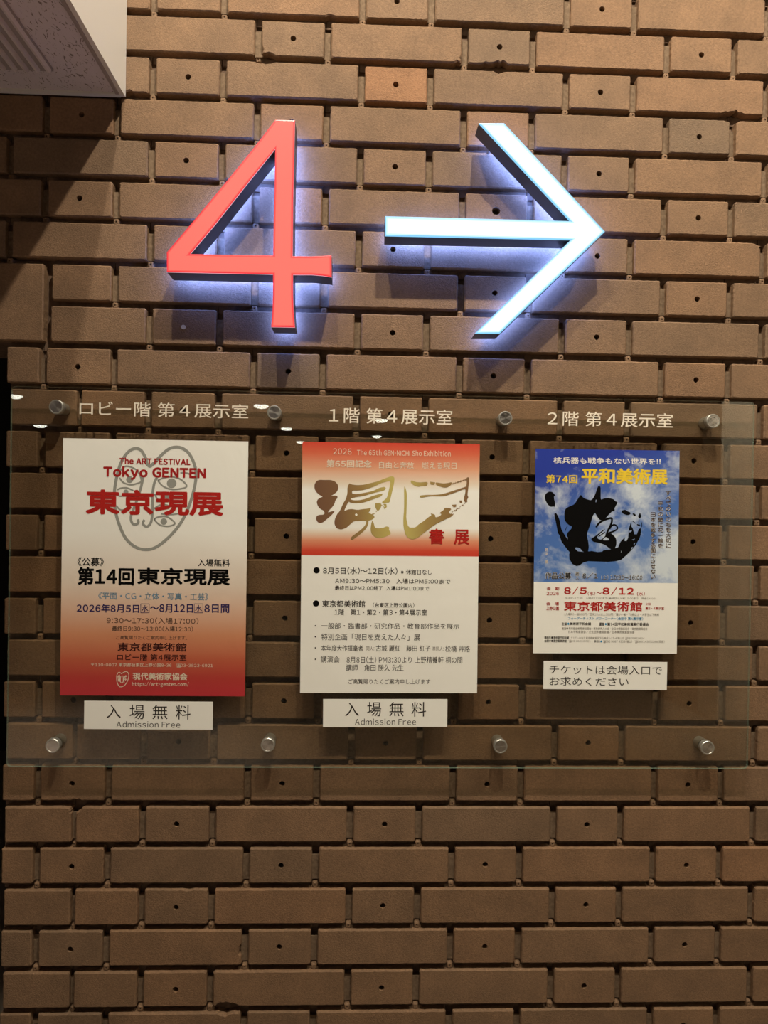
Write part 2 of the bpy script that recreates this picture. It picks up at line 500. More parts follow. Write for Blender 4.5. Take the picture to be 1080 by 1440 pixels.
def course(r):
    zc = Z0 + r * RH; z0, z1 = zc - BH / 2, zc + BH / 2
    spans = []
    k0 = int(-3.0 / PER) - 2
    for k in range(k0, 9):
        c = (k + 0.5 * (r % 2)) * PER
        spans.append((c - HW, c + HW, True))
        spans.append((c + HW + GAP, c + PER - HW - GAP, False))
    left = X_END if r < LINTEL_ROW else X_FAR
    if r in (LINTEL_ROW, LINTEL_ROW + 1):
        left = -0.9385
    res = []
    for a, b_, h in spans:
        if b_ < left + 0.03 or a > X_RIGHT:
            continue
        if a < left + 0.001 and r < LINTEL_ROW + 2:
            a = left + random.uniform(0.0, 0.004)
            h = h and (b_ - a) > 0.15
        elif a < left:
            a = left
        if b_ - a < 0.03:
            continue
        if r < LINTEL_ROW and r % 2 == 0 and not h and a < -0.9 and b_ - a > 0.2:   # the long one beside the passage is laid as two
            mid = -0.8585
            res.append((a, mid - 0.0065, False)); res.append((mid + 0.0065, b_, False))
            continue
        res.append((a, b_, h))
    for i, (a, b_, h) in enumerate(res):
        cx = (a + b_) / 2
        t = None
        for p, tv in TINTS:
            if a < p.x < b_ and z0 < p.z < z1: t = tv
        hole = None
        if h:
            hr = 0.0079
            if near(at(696, 297.5), cx, zc): hr = 0.0115
            hole = (cx + random.uniform(-.002, .002), zc + random.uniform(-.002, .002), hr)
            for p in NO_HOLE + FILLED:
                if near(p, cx, zc): hole = None
        brick(a, b_, z0, z1, hole, t)
        if i + 1 < len(res):                       # joint to the next brick: pale strip, stud with its own pin hole, seam above
            g0, g1 = b_ + 0.0005, res[i + 1][0] - 0.0005
            j = random.uniform(-0.002, 0.002)
            wall.box(g0 - .004, g1 + .004, 0.0165 + j, 0.030, z0 + 0.004, z1 - 0.021 + random.uniform(-.004, .004), M['mortar']); pad(0.5)
            s0, s1 = g0 + 0.001, g1 - 0.0015
            zs0, zs1 = z0 - (RH - BH) - 0.001, z0 - 0.001
            hp = ((s0 + s1) / 2, (zs0 + zs1) / 2 + .001, 0.0021)
            k = len(wall.mi)
            brick(s0, s1, zs0, zs1, hp, 0.35, 0.030, 0.007, 0.0003)
    # backing plates in the bed joint above, split by fine seams over each joint of this course
    xs = [left] + [b_ + 0.003 for a, b_, h in res[:-1]] + [res[-1][1]]
    for a, b_ in zip(xs[:-1], xs[1:]):
        wall.box(a + 0.0011, b_ - 0.0011, 0.0235 + random.uniform(-.0008, .0008), 0.030, z1 - 0.004, z1 + (RH - BH) + 0.004, M['joint']); pad(0.5)


ROWS = range(-2, 38)
for r in ROWS:
    course(r)
# the upright double-height blocks over the passage
xb = -0.9585
zl0 = Z0 + LINTEL_ROW * RH - BH / 2; zl1 = Z0 + (LINTEL_ROW + 1) * RH + BH / 2
while xb > X_FAR:
    brick(xb - 0.173, xb, zl0, zl1, None, 0.45); xb -= 0.1855
# solid core behind the facing
ztop = Z0 + 37 * RH + RH / 2
wall.box(X_END + 0.004, X_RIGHT, 0.0295, 0.24, 0.0, ztop, M['joint']); pad(0.5)
wall.box(X_FAR, X_END + 0.004, 0.0295, 0.24, zl0, ztop, M['joint']); pad(0.5)
for p in FILLED:                                    # a plugged tie hole
    wall.cyl(p.x, p.z, [(0.0062, 0.001), (0.0062, -0.0016)], M['plaster'], 14); pad(0.5)
w_ = wall.build('wall_back', origin=(0, 0, 0))
struct(w_, 'brown brick wall of alternating long bricks and short bricks with tie holes')


# ------------------------------------------------------------------ room shell around and behind
def shell(name, x0, x1, y0, y1, z0, z1, m, label=None):
    b_ = MB(); b_.box(x0, x1, y0, y1, z0, z1, m)
    return struct(b_.build(name), label)


SOF = at(177, 137.5, 0.0)
SX, SZ = SOF.x, SOF.z
HALL_Y, BACK_Y, LX, RX, TOP = -4.6, -14.0, -6.0, 4.6, 4.72
shell('floor', LX, RX, BACK_Y, 3.0, -0.1, 0.0, M['floor'], 'brown stone lobby floor')
# low ceiling on the left: board underside
shell('ceiling', LX, SX - 0.012, BACK_Y, -0.018, SZ + 0.004, SZ + 0.10, M['board'], 'fissured grey acoustic board under the lowered ceiling at upper left')
shell('ceiling_lobby', SX - 0.012, RX, BACK_Y, HALL_Y, SZ + 0.004, SZ + 0.10, M['plaster'])
shell('ceiling_hall', SX - 0.1, RX, HALL_Y, 0.3, TOP, TOP + 0.1, M['plaster'])
# fascia of the lowered ceiling, facing right
fb = MB()
fb.box(SX - 0.012, SX, HALL_Y, -0.002, SZ + 0.0005, TOP, M['fascia'])
struct(fb.build('trim_1'), 'cream painted fascia board of the lowered ceiling at upper left')
tb = MB()
tb.box(SX - 0.021, SX - 0.0125, HALL_Y, -0.019, SZ - 0.003, SZ + 0.004, M['trim_metal'])
struct(tb.build('trim_2'), 'narrow grey edge bead along the lowered ceiling')
tb = MB()
tb.box(LX, SX - 0.0125, -0.018, -0.002, SZ - 0.001, SZ + 0.010, M['fascia'])
struct(tb.build('trim_3'), 'thin pale trim where the lowered ceiling meets the bricks')
shell('wall_hall', SX, RX, HALL_Y - 0.1, HALL_Y, SZ + 0.004, TOP + 0.1, M['lobby_wall'])
shell('wall_right', RX, RX + 0.1, BACK_Y, 0.3, 0, TOP + 0.1, M['lobby_wall'])
shell('wall_right_return', X_RIGHT, RX, -0.02, 0.24, 0, TOP, M['lobby_wall'])
shell('wall_left', LX - 0.1, LX, BACK_Y, 3.0, 0, SZ + 0.1, M['lobby_wall'])
shell('wall_front', LX, RX, BACK_Y - 0.1, BACK_Y, 0, SZ + 0.1, M['lobby_wall'])
shell('wall_pier', 2.70, 4.2, -3.65, -3.35, 0.0, TOP, M['plaster'])
# the dark passage left of the wall
shell('wall_passage', LX, X_END, 2.6, 2.7, 0, SZ, M['passage_shade'])
shell('ceiling_passage', LX, X_FAR, 0.0, 2.7, SZ, SZ + 0.1, M['passage_shade'])
shell('wall_passage_side', X_END + 0.008, X_END + 0.05, 0.24, 2.7, 0, SZ, M['passage_shade'])

# ceiling diffuser in the lowered ceiling
vroot = empty('ceiling_vent', (0, 0, 0))
vp = at(72, 97.5, 0)
# where that pixel's ray meets the board plane
d = (vp - CAM_LOC); t = (SZ - CAM_LOC.z) / d.z; ve = CAM_LOC + d * t
vroot.location = (ve.x - 0.15, ve.y - 0.6, SZ - 0.012)
tag(vroot, 'long slatted air vent in the speckled lowered ceiling at upper left', 'vent')
bk = MB(); bk.box(ve.x - 0.30, ve.x + 0.004, ve.y - 1.3, ve.y + 0.004, SZ - 0.003, SZ + 0.0045, M['vent_dark']); bk.build('backing', vroot)
for k in range(11):
    x = ve.x - k * 0.0285
    s = MB()
    x0, x1, y0, y1 = x - 0.011, x + 0.003, ve.y - 1.3, ve.y
    vs = [(x0, y0, SZ + .003), (x0 + .003, y0, SZ - .012), (x1 - .003, y0, SZ - .015), (x1, y0, SZ + .003)]
    vs += [(a, y1 + (0.0 if c > SZ else -.006), c) for a, _, c in vs]
    s.add(vs, [(0, 1, 5, 4), (1, 2, 6, 5), (2, 3, 7, 6), (0, 3, 2, 1), (4, 5, 6, 7), (0, 4, 7, 3)], M['vent'])
    s.build('slat', vroot)

# lamps in the lobby ceiling, seen mirrored in the clear panel
M['lamp'] = mat('lamp_disc', (0.8, 0.8, 0.8), 0.5, emit=(1.0, 0.97, 0.90), estr=14.0)
M['lamp_amber'] = mat('lamp_disc_amber', (0.8, 0.8, 0.8), 0.5, emit=(1.0, 0.42, 0.12), estr=40.0)
MIR = []
PY = -0.038
for px, py, rad in ((367, 570, .085), (403, 602, .08), (56, 598, .09), (537, 590, .08), (530, 613, .07), (423, 621, .08), (21, 556, .07), (75, 628, .10)):
    p = at(px, py, PY); d = (p - CAM_LOC).normalized(); d.y = -d.y
    t = (SZ - 0.004 - p.z) / d.z
    q = p + d * t
    MIR.append(q)
    lamp = MB()
    n = 24
    vs = [(q.x + rr * math.cos(2 * math.pi * k / n), q.y + rr * math.sin(2 * math.pi * k / n), zz) for rr, zz in ((rad + .02, SZ + .004), (rad + .018, SZ - .006), (rad, SZ - .006)) for k in range(n)]
    fs = [(j * n + k, j * n + (k + 1) % n, (j + 1) * n + (k + 1) % n, (j + 1) * n + k) for j in range(2) for k in range(n)]
    lamp.add(vs, fs, M['fascia'])
    root = lamp.build('ceiling_downlight', origin=(q.x, q.y, SZ))
    if px == 75:
        tag(root, 'amber lamp mirrored as an orange glint at the upper left of the clear panel', 'light')
    else:
        tag(root, 'round white downlight in the lobby ceiling, seen only as a glint in the clear panel', 'light', 'downlights mirrored in the clear panel')
    ds = MB()
    vs = [(q.x + rr * math.cos(2 * math.pi * k / n), q.y + rr * math.sin(2 * math.pi * k / n), zz) for rr, zz in ((rad, SZ - .0045), (rad * .9, SZ - .02), (rad * .62, SZ - .034), (rad * .25, SZ - .040)) for k in range(n)]
    fs = [(j * n + k, j * n + (k + 1) % n, (j + 1) * n + (k + 1) % n, (j + 1) * n + k) for j in range(3) for k in range(n)] + [tuple(3 * n + k for k in range(n))]
    ds.add(vs, fs, M['lamp_amber'] if px == 75 else M['lamp'])
    ds.build('lens', root)
    spot('lobby_lamp', (q.x, q.y, SZ - 0.075), (q.x, q.y, 0), 0.5 if px == 75 else 28, 0.03, 150, 0.8)


# ------------------------------------------------------------------ illuminated numeral and arrow
def offset_poly(pts, d):
    """inset (d>0 shrinks a counter-clockwise loop) with mitred corners; (x, z) points"""
    n = len(pts); out = []
    A = sum(pts[i][0] * pts[(i + 1) % n][1] - pts[(i + 1) % n][0] * pts[i][1] for i in range(n))
    sg = 1 if A > 0 else -1
    for i in range(n):
        p0, p1, p2 = Vector(pts[i - 1]), Vector(pts[i]), Vector(pts[(i + 1) % n])
        e1 = (p1 - p0).normalized(); e2 = (p2 - p1).normalized()
        n1 = Vector((-e1.y, e1.x)) * sg; n2 = Vector((-e2.y, e2.x)) * sg
        m = (n1 + n2)
        m = m / max(0.25, m.length_squared) * 2 if m.length > 1e-6 else n1
        m = m * 1.0
        q = p1 + m * d * (1.0 / max(0.4, 1.0)) if False else p1 + (n1 + n2) * (d / max(0.35, 1 + n1.dot(n2)))
        out.append((q.x, q.y))
    return out


def sign(name, label, loops_px, front, back, face, rim, rim_w, pins):
    """loops_px: outline then holes, photo pixels on the front plane"""
    L3 = [[at(x, y, front) for x, y in lp] for lp in loops_px]
    loops = [[(p.x, p.z) for p in lp] for lp in L3]
    xs = [p[0] for p in loops[0]]; zs = [p[1] for p in loops[0]]
    root = empty(name, ((min(xs) + max(xs)) / 2, 0.0, min(zs)))
    tag(root, label, 'illuminated sign')
    mid = [offset_poly(lp, rim_w if i == 0 else -rim_w) for i, lp in enumerate(loops)]
    ins = [offset_poly(lp, rim_w * 2 if i == 0 else -rim_w * 2) for i, lp in enumerate(loops)]
    # face
    f = MB(); pts, tri = tess(ins)
    f.add([(x, front - 0.0006, z) for x, z in pts], tri, face); f.build('face', root)
    # rim of the face
    rb = MB()
    for o_, m_, i_ in zip(loops, mid, ins):
        n = len(o_)
        ring = lambda k0, k1: [(k0 + k, k0 + (k + 1) % n, k1 + (k + 1) % n, k1 + k) for k in range(n)]
        rb.add([(x, front, z) for x, z in o_] + [(x, front - 0.0006, z) for x, z in m_], ring(0, n), rim[0])
        rb.add([(x, front - 0.0006, z) for x, z in m_] + [(x, front - 0.0006, z) for x, z in i_], ring(0, n), rim[1])
        rb.add([(x, front, z) for x, z in o_] + [(x, front + 0.0035, z) for x, z in o_], ring(0, n), rim[2])
    rb.build('face_edge', root)['label'] = 'coloured margin of the lit face'
    # sides
    sb = MB()
    for o_ in loops:
        n = len(o_)
        sb.add([(x, front + 0.0035, z) for x, z in o_] + [(x, back, z) for x, z in o_],
               [(k, (k + 1) % n, n + (k + 1) % n, n + k) for k in range(n)], M['return'])
    sb.build('side_panel', root)['label'] = 'dark grey metal side of the sign'
    # backlight facing the wall
    hb = MB(); ih = [offset_poly(lp, 0.006 if i == 0 else -0.006) for i, lp in enumerate(loops)]
    pts, tri = tess(ih)
    hb.add([(x, back - 0.001, z) for x, z in pts], tri, M['halo']); hb.build('backlight', root)['label'] = 'blue white backlight facing the bricks'
    for x, y in pins:
        p = at(x, y, front)
        pb = MB(); pb.cyl(p.x, p.z, [(0.004, back - 0.001), (0.004, 0.004)], M['pin'], 10); pb.build('mounting_pin', root)
    return root


def cr(sx, sy, s, pts):
    return [(sx + x / s, sy + y / s) for x, y in pts]


S4 = 1080 / 280.0
four = cr(210, 150, S4, [(683, 72), (790, 75), (786, 250), (780, 500), (777, 811), (880, 812), (940, 809), (988, 806), (989, 925), (940, 917), (880, 912), (779, 912),
                         (779, 1020), (782, 1110), (790, 1197), (661, 1195), (668, 1110), (671, 1020), (671, 910), (95, 897), (95, 790), (240, 620), (400, 428), (560, 232)])
four_hole = cr(210, 150, S4, [(683, 228), (520, 432), (360, 635), (222, 799), (400, 803), (672, 807), (675, 600), (680, 400)])
sign('illuminated_numeral', 'glowing red numeral 4 standing off the brick wall', [four, four_hole], -0.095, -0.029,
     M['red_face'], (M['red_rim'], M['red_rim_inner'], M['red_lip']), 0.0026, [(400, 200), (250, 372), (450, 372), (400, 440)])
arrow = cr(520, 150, 3.0, [(460, 70), (567, 70), (992, 527), (548, 957), (443, 957), (848, 562), (64, 545), (64, 462), (845, 483)])
sign('illuminated_arrow', 'glowing white arrow pointing right on the brick wall', [arrow], -0.090, -0.029,
     M['white_face'], (M['white_rim'], M['white_rim_inner'], M['white_rim']), 0.0034, [(550, 317), (695, 190), (840, 325), (690, 455)])

# ------------------------------------------------------------------ clear notice panel
PB, PF = -0.030, -0.038
px0, px1, pz0, pz1 = -1.0228, 1.0123, 0.6325 + 0.27, 1.6572 + 0.27
pr = 0.012
ol = []
for cx, cz, a0 in ((px1 - pr, pz0 + pr, -90), (px1 - pr, pz1 - pr, 0), (px0 + pr, pz1 - pr, 90), (px0 + pr, pz0 + pr, 180)):
    for k in range(7):
        a = math.radians(a0 + 15 * k); ol.append((cx + pr * math.cos(a), cz + pr * math.sin(a)))
n = len(ol)
pm = MB()
pm.add([(x, PF, z) for x, z in ol] + [(x, PB, z) for x, z in ol], [tuple(range(n)), tuple(range(2 * n - 1, n - 1, -1))], M['glass'])
pm.add([(x, PF, z) for x, z in ol] + [(x, PB, z) for x, z in ol], [(k, n + k, n + (k + 1) % n, (k + 1) % n) for k in range(n)], M['glass_edge'])
panel = pm.build('clear_notice_panel', origin=((px0 + px1) / 2, 0.0, pz0))
tag(panel, 'wide clear panel with cream floor lettering bolted in front of the bricks', 'notice panel')
for i, (x, y) in enumerate(((78.5, 572), (385.5, 580), (711, 588), (1003.5, 592), (73.5, 1049), (376.5, 1048), (704, 1050), (995.5, 1052))):
    c = at(x, y, -0.053)
    bb = MB()
    bb.cyl(c.x, c.z, [(0.0165, -0.0018), (0.0165, PB)], M['steel'], 32)
    bo = bb.build('standoff_bolt', panel, smooth=True)
    cb = MB()
    R_ = 0.0192
    cb.cyl(c.x, c.z, [(R_, PF), (R_, -0.0515), (R_ - 0.0014, -0.0530), (R_ - 0.0034, -0.0530), (R_ - 0.0040, -0.0522)], M['steel'], 40)
    cb.cyl(c.x, c.z, [(R_ - 0.0040, -0.0521), (R_ - 0.0040, -0.0524), (0.0006, -0.0526)], M['cap'], 40)
    cap = cb.build('bolt_cap', bo, smooth=True)
    if i == 3:
        cap['label'] = 'cap with a ring of small spanner holes'
        for k in range(6):
            a = math.radians(60 * k + 20)
            cb2 = MB(); cb2.cyl(c.x + 0.0095 * math.cos(a), c.z + 0.0095 * math.sin(a), [(0.0012, -0.0515), (0.0012, -0.0529)], M['dot'], 10)
            k_ = cb2.build('spanner_hole', bo)


# ------------------------------------------------------------------ printed matter
class Sheet:
    """a flat sheet on the panel given by its four photo corners"""
    def __init__(s, tl, tr, bl, br, Y):
        s.Y = Y
        a, b_, c, d_ = at(*tl, Y), at(*tr, Y), at(*bl, Y), at(*br, Y)
        s.ex = ((b_ - a) + (d_ - c)).normalized()
        s.ez = Vector((s.ex.z, 0, -s.ex.x))                       # down
        s.w = ((b_ - a).length + (d_ - c).length) / 2
        s.h = ((c - a).length + (d_ - b_).length) / 2
        ctr = (a + b_ + c + d_) / 4
        s.o = ctr - s.ex * s.w / 2 - s.ez * s.h / 2

    def uv(s, p):
        v = p - s.o
        return v.dot(s.ex) / s.w, 1 - v.dot(s.ez) / s.h

    def loc(s, px, py):
        v = at(px, py, s.Y) - s.o
        return v.dot(s.ex), v.dot(s.ez)

    def pt(s, u, v, lift=0.0):
        return s.o + s.ex * u + s.ez * v + Vector((0, -lift, 0))

    def body(s, name, m, label, cat, group=None):
        b_ = MB(); t = 0.0006
        c = [s.pt(0, s.h), s.pt(s.w, s.h), s.pt(s.w, 0), s.pt(0, 0)]
        k = [p + Vector((0, t, 0)) for p in c]
        b_.add(c + k, [(0, 1, 2, 3), (7, 6, 5, 4), (0, 4, 5, 1), (1, 5, 6, 2), (2, 6, 7, 3), (3, 7, 4, 0)], m)
        b_.uv = s.uv
        o = b_.build(name, origin=s.pt(s.w / 2, s.h))
        tag(o, label, cat, group)
        s.obj = o
        return o

    def part(s, name, label=None):
        b_ = MB(); b_.uv = s.uv
        b_.done = lambda: (tag(b_.build(name, s.obj), label))
        return b_


_glyphs = {}
_chars = {}


def char_shape(ch):
    """filled outline of one character, laid in a unit em"""
    if ch not in _chars:
        c = bpy.data.curves.new('glyphs', 'FONT')
        c.body = ch; c.resolution_u = 3
        o = bpy.data.objects.new('glyphs', c); COL.objects.link(o)
        bpy.context.view_layer.update()
        dg = bpy.context.evaluated_depsgraph_get()
        me = bpy.data.meshes.new_from_object(o.evaluated_get(dg))
        _chars[ch] = ([(v.co.x, v.co.y) for v in me.vertices], [tuple(p.vertices) for p in me.polygons])
        bpy.data.objects.remove(o); bpy.data.curves.remove(c); bpy.data.meshes.remove(me)
    return _chars[ch]


def glyphs(body):
    """filled outlines of BODY, ink box scaled to the unit square, and its height in ems; Latin is set close from the full-width forms"""
    if body not in _glyphs:
        pen = 0.0; vs = []; fs = []
        for ch in body:
            if ch == ' ':
                pen += 0.30; continue
            if ch == '　':
                pen += 1.0; continue
            latin = '!' <= ch <= '~' or ch in '：（）／'
            v, f = char_shape(chr(ord(ch) + 0xFEE0) if '!' <= ch <= '~' and ch != 'I' else ch)
            if not v:
                continue
            if ch in '/-':
                v = [(x * (0.48 if ch == '/' else 0.42), y) for x, y in v]
            x0 = min(p[0] for p in v); x1 = max(p[0] for p in v)
            gap = (0.075 if ch.isalnum() else 0.09) if latin else 0
            dx = pen + gap - x0 if latin else pen
            k = len(vs)
            vs += [(x + dx, y) for x, y in v]; fs += [tuple(q + k for q in p) for p in f]
            pen += (x1 - x0 + 2 * gap) if latin else 1.0
        x0 = min(v[0] for v in vs); x1 = max(v[0] for v in vs); y0 = min(v[1] for v in vs); y1 = max(v[1] for v in vs)
        _glyphs[body] = ([((x - x0) / max(1e-6, x1 - x0), (y - y0) / max(1e-6, y1 - y0)) for x, y in vs], fs, y1 - y0)
    return _glyphs[body]


def layer(mb):
    """each print stroke lies a hair above the one before it"""
    mb.n = getattr(mb, 'n', 0) + 1
    return mb.n * 4e-6


def write(mb, sh, body, box, m, bold=0.0, lift=0.0003):
    """set BODY so that its ink fills BOX = (x0, y0, x1, y1) in photo pixels; BOLD thickens every stroke (in ems)"""
    vs, fs, em = glyphs(body)
    u0, v0 = sh.loc(box[0], box[1]); u1, v1 = sh.loc(box[2], box[3])
    t = max(0.0, bold) * (v1 - v0) / em
    u0 += t; v0 += t; u1 -= t; v1 -= t
    offs = [(0, 0)]
    if t > 0:
        offs = [(t * math.cos(k * math.pi / 4 + .39), t * math.sin(k * math.pi / 4 + .39)) for k in range(8)]
    for q, (du, dv) in enumerate(offs):
        mb.add([sh.pt(u0 + (u1 - u0) * x + du, v1 + (v0 - v1) * y + dv, lift + q * 2.5e-5) for x, y in vs], fs, m)


def blob(mb, sh, loops, m, lift=0.0003, smooth=True):
    """filled shape; loops of photo pixels, softened with Chaikin corner cutting"""
    ll = []
    for lp in loops:
        p = [sh.loc(x, y) for x, y in lp]
        if smooth:
            q = []
            for i in range(len(p)):
                a, b_ = p[i], p[(i + 1) % len(p)]
                q.append((a[0] * .8 + b_[0] * .2, a[1] * .8 + b_[1] * .2)); q.append((a[0] * .2 + b_[0] * .8, a[1] * .2 + b_[1] * .8))
            p = q
        ll.append(p)
    pts, tri = tess(ll)
    lift += layer(mb)
    mb.add([sh.pt(u, v, lift) for u, v in pts], tri, m)


def spline(pts, k=6):
    out = []
    n = len(pts)
    for i in range(n - 1):
        p0, p1, p2, p3 = pts[max(0, i - 1)], pts[i], pts[i + 1], pts[min(n - 1, i + 2)]
        for j in range(k):
            t = j / k
            out.append(tuple(0.5 * ((2 * p1[a]) + (-p0[a] + p2[a]) * t + (2 * p0[a] - 5 * p1[a] + 4 * p2[a] - p3[a]) * t * t + (-p0[a] + 3 * p1[a] - 3 * p2[a] + p3[a]) * t ** 3) for a in (0, 1)))
    out.append(pts[-1])
    return out


def stroke(mb, sh, pts, width, m, lift=0.0003, closed=False):
    """pen line of WIDTH photo pixels"""
    if closed:
        pts = pts + [pts[0]]
    p = [Vector(sh.loc(x, y)) for x, y in spline(pts)]
    w = width * 0.002 * 0.5 * 0.97
    lift += layer(mb)
    vs = []; fs = []
    for i, q in enumerate(p):
        a = p[max(0, i - 1)]; b_ = p[min(len(p) - 1, i + 1)]
        if closed and i in (0, len(p) - 1):
            a, b_ = p[-2], p[1]
        d_ = (b_ - a).normalized(); nn = Vector((-d_.y, d_.x)) * w
        vs += [sh.pt(*(q + nn), lift), sh.pt(*(q - nn), lift)]
        if i:
            k = 2 * i; fs.append((k - 2, k - 1, k + 1, k))
    mb.add(vs, fs, m)


def disc(mb, sh, cx, cy, r, m, lift=0.0003, ry=None):
    u, v = sh.loc(cx, cy); R_ = r * 0.00196; Ry = (ry or r) * 0.00196
    mb.add([sh.pt(u + R_ * math.cos(a), v + Ry * math.sin(a), lift) for a in [2 * math.pi * k / 24 for k in range(24)]], [tuple(range(24))], m)


def frame_line(mb, sh, box, m, wd=0.7):
    x0, y0, x1, y1 = box
    for a, b_ in (((x0, y0), (x1, y0)), ((x1, y0), (x1, y1)), ((x1, y1), (x0, y1)), ((x0, y1), (x0, y0))):
        stroke(mb, sh, [a, b_], wd, m)


def B(ox, oy, s):
    return lambda x0, y0, x1, y1: (ox + x0 / s, oy + y0 / s, ox + x1 / s, oy + y1 / s)


# lettering set on the clear panel
front = Sheet((16, 542), (1061, 566), (8, 1079), (1052, 1081), PF - 0.0002)
front.obj = panel
for body, box, lab in (('ロビー階 第４展示室', (112, 563.5, 349, 589), 'cream lettering above the left poster'),
                       ('１階 第４展示室', (463, 572.5, 636, 598), 'cream lettering above the middle poster'),
                       ('２階 第４展示室', (770, 577.5, 946, 602), 'cream lettering above the right poster')):
    p = front.part('lettering', lab); write(p, front, body, box, M['cream_letter'], 0.006, 0.0004); p.done()

YS = PF - 0.0008                                   # sheets lie on the panel's face
# --- left poster
s1 = Sheet((88.8, 615.9), (349.9, 621.1), (84.4, 978), (343.7, 979), YS)
s1.body('exhibition_poster', M['poster_red_foot'], 'large poster fading from white to red, grey line drawing of faces, left on the panel', 'poster', 'posters on the clear panel')
a1 = B(80, 605, 1080 / 280); a2 = B(80, 775, 1080 / 280)
p = s1.part('face_drawing', 'grey line drawing of joined faces')
E_ = lambda pts: cr(150, 620, 1080 / 140, pts)
G = M['ink_grey']
stroke(p, s1, E_([(500, 250), (525, 232), (560, 190), (620, 130), (680, 85), (750, 68), (820, 80), (880, 122), (920, 180), (950, 250), (968, 330), (966, 430), (945, 540), (910, 660), (860, 790), (790, 910),
                  (700, 1020), (600, 1110), (510, 1165), (420, 1180), (330, 1160), (250, 1105), (190, 1030), (145, 930), (112, 830), (92, 740), (84, 640), (86, 540), (100, 440),
                  (125, 330), (155, 240), (200, 160), (260, 100), (320, 82), (370, 100), (405, 150), (425, 195), (440, 250), (470, 275), (500, 250)]), 4.2, G)
stroke(p, s1, E_([(395, 400), (385, 450), (365, 530), (330, 640), (300, 720), (268, 800), (265, 860), (285, 900), (318, 905), (343, 885), (338, 850)]), 3.6, G)
stroke(p, s1, E_([(545, 400), (520, 450), (505, 520), (497, 620), (500, 720), (495, 800), (480, 885), (440, 930), (402, 912), (395, 880), (412, 858)]), 3.6, G)
for e, w in (([(515, 850), (560, 825), (640, 820), (700, 850), (740, 897), (680, 925), (600, 920), (550, 890), (515, 850)], 2.2),
             ([(555, 430), (610, 405), (700, 390), (800, 415), (870, 490), (800, 520), (700, 525), (610, 490), (555, 430)], 2.2),
             ([(140, 400), (180, 450), (250, 475), (320, 465), (375, 435), (350, 350), (300, 300), (210, 275), (150, 320)], 2.2),
             ([(115, 530), (160, 512), (220, 510), (290, 540)], 2.2), ([(105, 700), (140, 742), (190, 745), (240, 700)], 2.0), ([(120, 590), (160, 600), (220, 570)], 1.8),
             ([(500, 745), (560, 705), (620, 690), (690, 710)], 2.2), ([(590, 790), (660, 800), (740, 795), (800, 780)], 2.0), ([(520, 575), (560, 640), (640, 660)], 2.2),
             ([(800, 350), (850, 345), (900, 360)], 2.4)):
    stroke(p, s1, E_(e), w, G)
for x, y, r in ((620, 875, 4.5), (705, 460, 6.6), (250, 420, 4.8), (210, 555, 3.4), (655, 600, 4.2)):
    q = E_([(x, y)])[0]; disc(p, s1, q[0], q[1], r, G)
p.done()
p = s1.part('title_lettering', 'red title lettering')
write(p, s1, 'The ART FESTIVAL', a1(340, 147, 724, 190), M['ink_dark_red'], 0.038, 0.0005)
write(p, s1, 'Tokyo GENTEN', a1(252, 193, 808, 276), M['ink_dark_red'], 0.045, 0.0005)
write(p, s1, '東京現展', a1(158, 318, 903, 467), M['ink_red'], 0.036, 0.0005)
p.done()
p = s1.part('subtitle_lettering', 'black bold lettering')
write(p, s1, '《公募》', a2(112, 33, 255, 82), M['ink_black'], 0.012)
write(p, s1, '入場無料', a2(765, 42, 938, 84), M['ink_black'], 0.012)
write(p, s1, '第14回', a2(112, 85, 418, 187), M['ink_black'], 0.032)
write(p, s1, '東京現展', a2(436, 88, 938, 187), M['ink_black'], 0.032)
p.done()
p = s1.part('genre_lettering', 'steel blue lettering'); write(p, s1, '《平面・CG・立体・写真・工芸》', a2(225, 222, 822, 268), M['ink_steel_blue'], 0.012); p.done()
p = s1.part('date_lettering', 'navy and brown date lettering')
write(p, s1, '2026年8月5日', a2(108, 285, 446, 335), M['ink_navy'], 0.020)
write(p, s1, '水', a2(460, 292, 496, 328), M['ink_navy'], 0.012)
frame_line(p, s1, a2(455, 286, 501, 334), M['ink_navy'])
write(p, s1, '～8月12日', a2(507, 285, 738, 335), M['ink_navy'], 0.020)
write(p, s1, '水', a2(750, 292, 787, 328), M['ink_navy'], 0.012)
frame_line(p, s1, a2(745, 286, 792, 334), M['ink_navy'])
write(p, s1, '8日間', a2(800, 287, 935, 336), M['ink_navy'], 0.020)
write(p, s1, '9：30～17：30（入場17：00）', a2(270, 358, 768, 397), M['ink_brown_grey'], 0.010)
write(p, s1, '最終日9：30～13：00（入場12：30）', a2(300, 405, 738, 438), M['ink_brown_grey'], 0.010)
write(p, s1, 'ご高覧賜りたくご案内申し上げます。', a2(322, 457, 706, 482), M['ink_brown_grey'], 0.0)
p.done()
p = s1.part('venue_lettering', 'dark maroon venue lettering')
write(p, s1, '東京都美術館', a2(330, 495, 703, 545), M['ink_maroon'], 0.020)
write(p, s1, 'ロビー階 第4展示室', a2(327, 557, 703, 595), M['ink_maroon'], 0.014)
p.done()
p = s1.part('address_lettering', 'pale lettering on the red foot')
write(p, s1, '〒110-0007 東京都台東区上野公園8-36　☎03-3823-6921', a2(186, 606, 846, 632), M['ink_pale'], 0.006)
write(p, s1, '現代美術家協会', a2(411, 658, 708, 700), M['ink_pale'], 0.026)
write(p, s1, 'https://art-genten.com/', a2(408, 708, 716, 738), M['ink_pale'], 0.018)
p.done()
p = s1.part('emblem', 'small pale outline emblem of two faces')
F_ = lambda pts: cr(155, 935, 9.0, pts)
